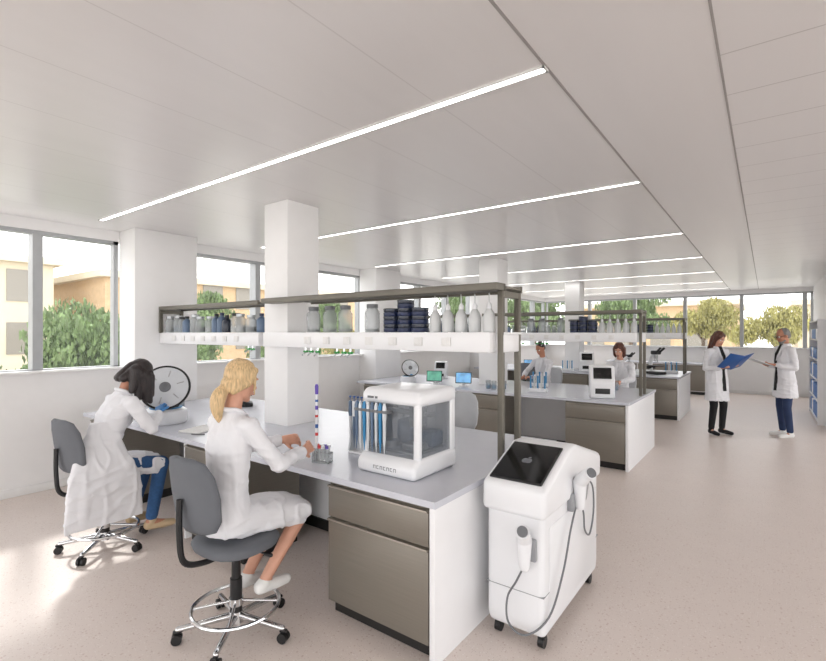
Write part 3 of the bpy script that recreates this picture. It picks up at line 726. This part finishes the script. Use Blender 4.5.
solo('paper_sheet',MB().box(-.105,.105,-.148,.148,0,.001),'paper','white paper sheet on the worktop','paper',(-3.65,2.35,.851),-.2)
def microscope(loc,rz,sc=1):
    m=thing('microscope','black and white laboratory microscope','microscope',loc,rz,'microscopes')
    part('base',MB().box(-.09,.09,-.12,.12,0,.04,.012),'black',m)
    part('arm',MB().tube([(0,.09,.03),(0,.11,.15),(0,.1,.26),(0,.02,.32)],.028,10),'plastic',m)
    part('stage',MB().box(-.08,.08,-.08,.07,.12,.135,.004),'black',m)
    part('objective_turret',MB().cyl((0,0,.29),(0,0,.24),.035,.03).cyl((.01,-.01,.24),(.02,-.02,.18),.012).cyl((-.015,0,.24),(-.03,.01,.19),.011),'steel',m)
    part('eyepiece_head',MB().box(-.05,.05,-.06,.06,.3,.36,.015).cyl((-.03,-.05,.34),(-.035,-.13,.4),.016).cyl((.03,-.05,.34),(.035,-.13,.4),.016),'black',m)
    part('focus_knob',MB().cyl((-.06,.1,.1),(.06,.1,.1),.026),'black',m); m.scale=(sc,sc,sc); return m
microscope((-1.83,10.9,.851),.9,1.35); microscope((-2.5,11.6,.851),2.5); microscope((-4.9,3.3,.851),1)
def display(loc,rz,mt,w=.26,h=.18):
    d=thing('tablet_display','tablet-style display on a stand','display',loc,rz,'bench displays'); Mx=Tr(0,0,.04+h/2)@Rx(-.25)
    part('stand',MB().box(-.07,.07,-.05,.07,0,.012,.004).box(-.02,.02,.01,.025,.01,.12,.003),'plastic',d)
    c=part('casing',MB().box(-w/2,w/2,-.009,.009,-h/2,h/2,.005,Mx=Mx),'black',d); part('screen',MB().box(-w/2+.012,w/2-.012,-.0105,-.0085,-h/2+.012,h/2-.012,Mx=Mx),mt,c)
display((-4.45,6.6,.851),.5,'screen_g'); display((-3.9,6.62,.851),.4,'screen_b'); display((-4.5,10.7,.851),.4,'screen_b')
def sequencer(loc,rz,label='white compact instrument with black display'):
    m=thing('compact_instrument',label,'laboratory machine',loc,rz,'compact instruments')
    part('housing',MB().prism([(-.16,0),(.16,0),(.16,.42),(-.08,.42),(-.16,.22)],-.15,.15,.02),'plastic',m)
    a=math.atan2(.2,.08); Mx=Tr(0,-.121,.325)@Rx(a)
    part('screen',MB().box(-.11,.11,-.075,.075,-.002,.006,.002,Mx=Mx),'screen',m)
    part('tray_slot',MB().box(-.09,.09,-.163,-.158,.06,.13,.002),'black',m); return m
sequencer((-1.75,6.55,.851),.35); q_=sequencer((-4.9,7.5,.851),.4); q_.scale=(.75,.75,.75); sequencer((-3.2,10.8,.851),.3)
def rackset(loc):
    r=thing('sample_rack','rack of upright white sample tubes','tube rack',loc,.2,'sample racks')
    part('rack_body',MB().box(-.13,.13,-.05,.05,0,.05,.004),'plastic',r)
    for i in range(5): part('sample_tube',MB().lathe([(.012,.05),(.012,.2),(.014,.201),(.014,.23)],(-.1+i*.05,0,0)),'milky' if i%2 else 'cyan',r)
rackset((-2.65,6.6,.851)); rackset((-3.6,10.7,.851)); rackset((-2.9,7.3,.851)); rackset((-1.62,11.4,.851))
for p in ((-3.3,6.5),(-3.42,6.55),(-3.2,6.62),(-5.3,2.5),(-5.2,2.7),(-5.45,2.6),(-1.8,7.5),(-1.95,7.6)):
    e=thing('beaker','clear glass beaker with blue liquid','beaker',(p[0],p[1],.851),0,'beakers')
    part('glass',MB().lathe([(.036,0),(.04,.01),(.04,.12),(.043,.125)]),'jar',e); part('liquid',MB().lathe([(.034,.006),(.035,.06)]),'cyan',e)
e=thing('storage_rack','white shelving rack filled with blue bins against the wall','shelving rack',(.87,12.5,0))
for z in (.05,.42,.8,1.18,1.56,1.92): part('shelf_board',MB().box(-.11,.12,-1,1,z,z+.02),'white',e)
part('upright',MB().box(-.11,.12,-1.02,-1,0,1.96),'white',e); part('upright',MB().box(-.11,.12,1,1.02,0,1.96),'white',e)
for z in (.07,.44,.82,1.2,1.58):
    for i in range(6):
        y=-.82+i*.33; bb=(i+int(z*10))%4
        solo('storage_bin',MB().box(-.09,.1,-.14,.14,0,.26 if z<1 else .2,.01),'binblue' if bb else 'white','%s plastic storage bin on the rack'%('bright blue' if bb else 'white'),'bin',(.87,12.5+y,z+.001),0,'storage bins')
def clip(name,loc,rz,pm,label,tilt=.35,opened=False):
    c=thing(name,label,'clipboard' if 'clip' in name else 'folder',loc,rz); Mx=Rx(tilt)
    if opened:
        for s in (1,-1):
            M2=Mx@Ry(-.25*s); a,b_=(0,.24) if s>0 else (-.24,0)
            part('cover',MB().box(a,b_,-.17,.17,-.004,.004,.002,Mx=M2),pm,c); part('paper',MB().box(a+.012,b_-.012,-.145,.145,.004,.008,Mx=M2),'cyan',c)
    else:
        part('board',MB().box(-.12,.12,-.16,.16,-.004,.004,.002,Mx=Mx),pm,c); part('paper',MB().box(-.105,.105,-.145,.14,.004,.007,Mx=Mx),'paper',c)
f=Rz(A3)@V((0,.38,1.14)); clip('ring_folder',(-.66+f.x,9.48+f.y,1.22),A3,'blue','blue folder held open in both hands',.75,True)
f=Rz(A4)@V((0,.38,1.14)); clip('clipboard',(.25+f.x,9.87+f.y,1.22),A4,'steel','clipboard with white papers held in both hands')
# ------------------------------------------------------------ exterior
g=solo('paved_ground',MB().box(-90,60,-40,90,-.6,-.5),'pave','pale paved street outside the windows','ground')
def building(x0,x1,y0,y1,h,mt,face,label):
    b=thing('building',label,'building',((x0+x1)/2,(y0+y1)/2,-.5)); w=(x1-x0)/2; d=(y1-y0)/2
    part('facade',MB().box(-w,w,-d,d,0,h),mt,b); part('roof_edge',MB().box(-w-.4,w+.4,-d-.4,d+.4,h,h+.4),'stone',b)
    g=MB(); z=1.0
    while z<h-1.5:
        if face=='x':
            y=-d+1
            while y<d-1.6: g.box(w-.1,w+.06,y,y+1.5,z,z+1.8); y+=2.6
        else:
            x=-w+1
            while x<w-1.6: g.box(x,x+1.5,-d-.06,-d+.1,z,z+1.8); x+=2.6
        z+=3
    part('windows',g,'facadeglass',b)
building(-46,-34,-14,10,6.2,'stone','x','cream stone building with rows of dark windows')
building(-44,-32,12,34,5.6,'brick','x','tan building with rows of dark windows')
building(-14,-2,44,56,4.4,'brick','y','tan building behind trees outside windows')
building(2,26,48,58,4.4,'stone','y','cream building behind trees outside windows')
def foliage(blobs,n,sz):
    o=MB(); 
    for i in range(n):
        c,r=random.choice(blobs); d=V((random.gauss(0,1),random.gauss(0,1),random.gauss(0,1))).normalized()
        p=V(c)+V((d.x*r[0],d.y*r[1],d.z*r[2]))*random.uniform(.55,1.05)
        q=Euler((random.uniform(0,6),random.uniform(0,6),random.uniform(0,6))).to_matrix(); s=sz*random.uniform(.6,1.3)
        o.v+=[p+q@V(v) for v in ((-s,0,0),(0,-s*.7,.005),(s,0,0),(0,s*.7,.005))]; k=4*i; o.f.append((k,k+1,k+2,k+3))
    me=bpy.data.meshes.new('foliage'); me.from_pydata([tuple(v) for v in o.v],[],o.f); return me
FB={}
for m_ in('leaf','leaf2'):
    blobs=[((random.uniform(-.5,.5),random.uniform(-.5,.5),random.uniform(.3,.78)),(.36,.4,.2)) for _ in range(12)]
    FB['b'+m_]=foliage(blobs,9500,.026)
    blobs=[((random.uniform(-.6,.6),random.uniform(-.6,.6),random.uniform(.5,.86)),(.36,.36,.12)) for _ in range(16)]
    FB['t'+m_]=foliage(blobs,9500,.026)
def bush(x,y,h,w,m_):
    e=thing('shrub','leafy pale green shrub outside the windows','shrub',(x,y,-.5),random.uniform(0,6),'shrubs')
    f=part('foliage',FB['b'+m_],m_,e,ang=180); f.scale=(w,w,h)
    part('stem',MB().cyl((0,0,0),(0,0,h*.6),.06,.03),'bark',e)
for x,y,h,w,m_ in ((-10.3,3.6,3.0,1.4,'leaf'),(-12.9,2.05,2.1,1.4,'leaf'),(-13.5,6.6,2.6,1.6,'leaf'),(-12,9.6,2.4,1.3,'leaf'),(-12.5,12.8,2.5,1.6,'leaf2')): bush(x,y,h,w,m_)
def tree(x,y,h,w,m_):
    e=thing('tree','broadleaf tree with bright foliage outside the windows','tree',(x,y,-.5),random.uniform(0,6),'trees')
    f=part('foliage',FB['t'+m_],m_,e,ang=180); f.scale=(w,w,h)
    t=MB().cyl((0,0,0),(0,0,h*.6),.13,.07)
    for i in range(4): a=i*1.6; t.cyl((0,0,h*.4),(math.cos(a)*w*.4,math.sin(a)*w*.4,h*.7),.06,.02)
    part('trunk',t,'bark',e)
for x,y,h,w,m_ in ((-14.5,26,5.6,2.3,'leaf'),(-9.8,24,5.0,2.2,'leaf'),(-5.4,25.5,5.0,2.1,'leaf'),(-2.9,32,4.3,2.0,'leaf2'),(.4,29,3.6,1.7,'leaf2'),(4.2,31,3.9,2.0,'leaf2'),(8.6,34,4.4,2.1,'leaf2'),(-24,13,4.6,2,'leaf'),(-22,20,4.4,2.2,'leaf')): tree(x,y,h,w,m_)
# ------------------------------------------------------------ light
w=bpy.data.worlds.new('sky_world'); scene.world=w; w.use_nodes=True; nt=w.node_tree
bg=nt.nodes['Background']; tc=nt.nodes.new('ShaderNodeTexCoord'); sp=nt.nodes.new('ShaderNodeSeparateXYZ'); rp=nt.nodes.new('ShaderNodeValToRGB')
nt.links.new(tc.outputs['Generated'],sp.inputs[0]); nt.links.new(sp.outputs[2],rp.inputs[0]); nt.links.new(rp.outputs[0],bg.inputs[0])
rp.color_ramp.elements[0].color=(1,.988,.972,1); rp.color_ramp.elements[0].position=0; rp.color_ramp.elements[1].color=(.91,.95,1,1); rp.color_ramp.elements[1].position=.8
bg.inputs[1].default_value=3.2
sn=bpy.data.lights.new('sun','SUN'); sn.energy=2.4; sn.angle=math.radians(5); sn.color=(1,.96,.9)
so=bpy.data.objects.new('sun',sn); COL.objects.link(so); so.rotation_euler=V((1,-.3,-.92)).to_track_quat('-Z','Y').to_euler()
# ------------------------------------------------------------ camera
cam=bpy.data.cameras.new('camera'); co=bpy.data.objects.new('camera',cam); COL.objects.link(co)
cam.sensor_width=36; cam.lens=476/826*36; cam.shift_y=2.5/826; co.location=(0,0,1.7); co.rotation_euler=(pi/2,0,math.radians(36.56)); cam.clip_end=300
scene.camera=co
scene.view_settings.view_transform='Standard'; scene.view_settings.look='None'; scene.view_settings.exposure=0
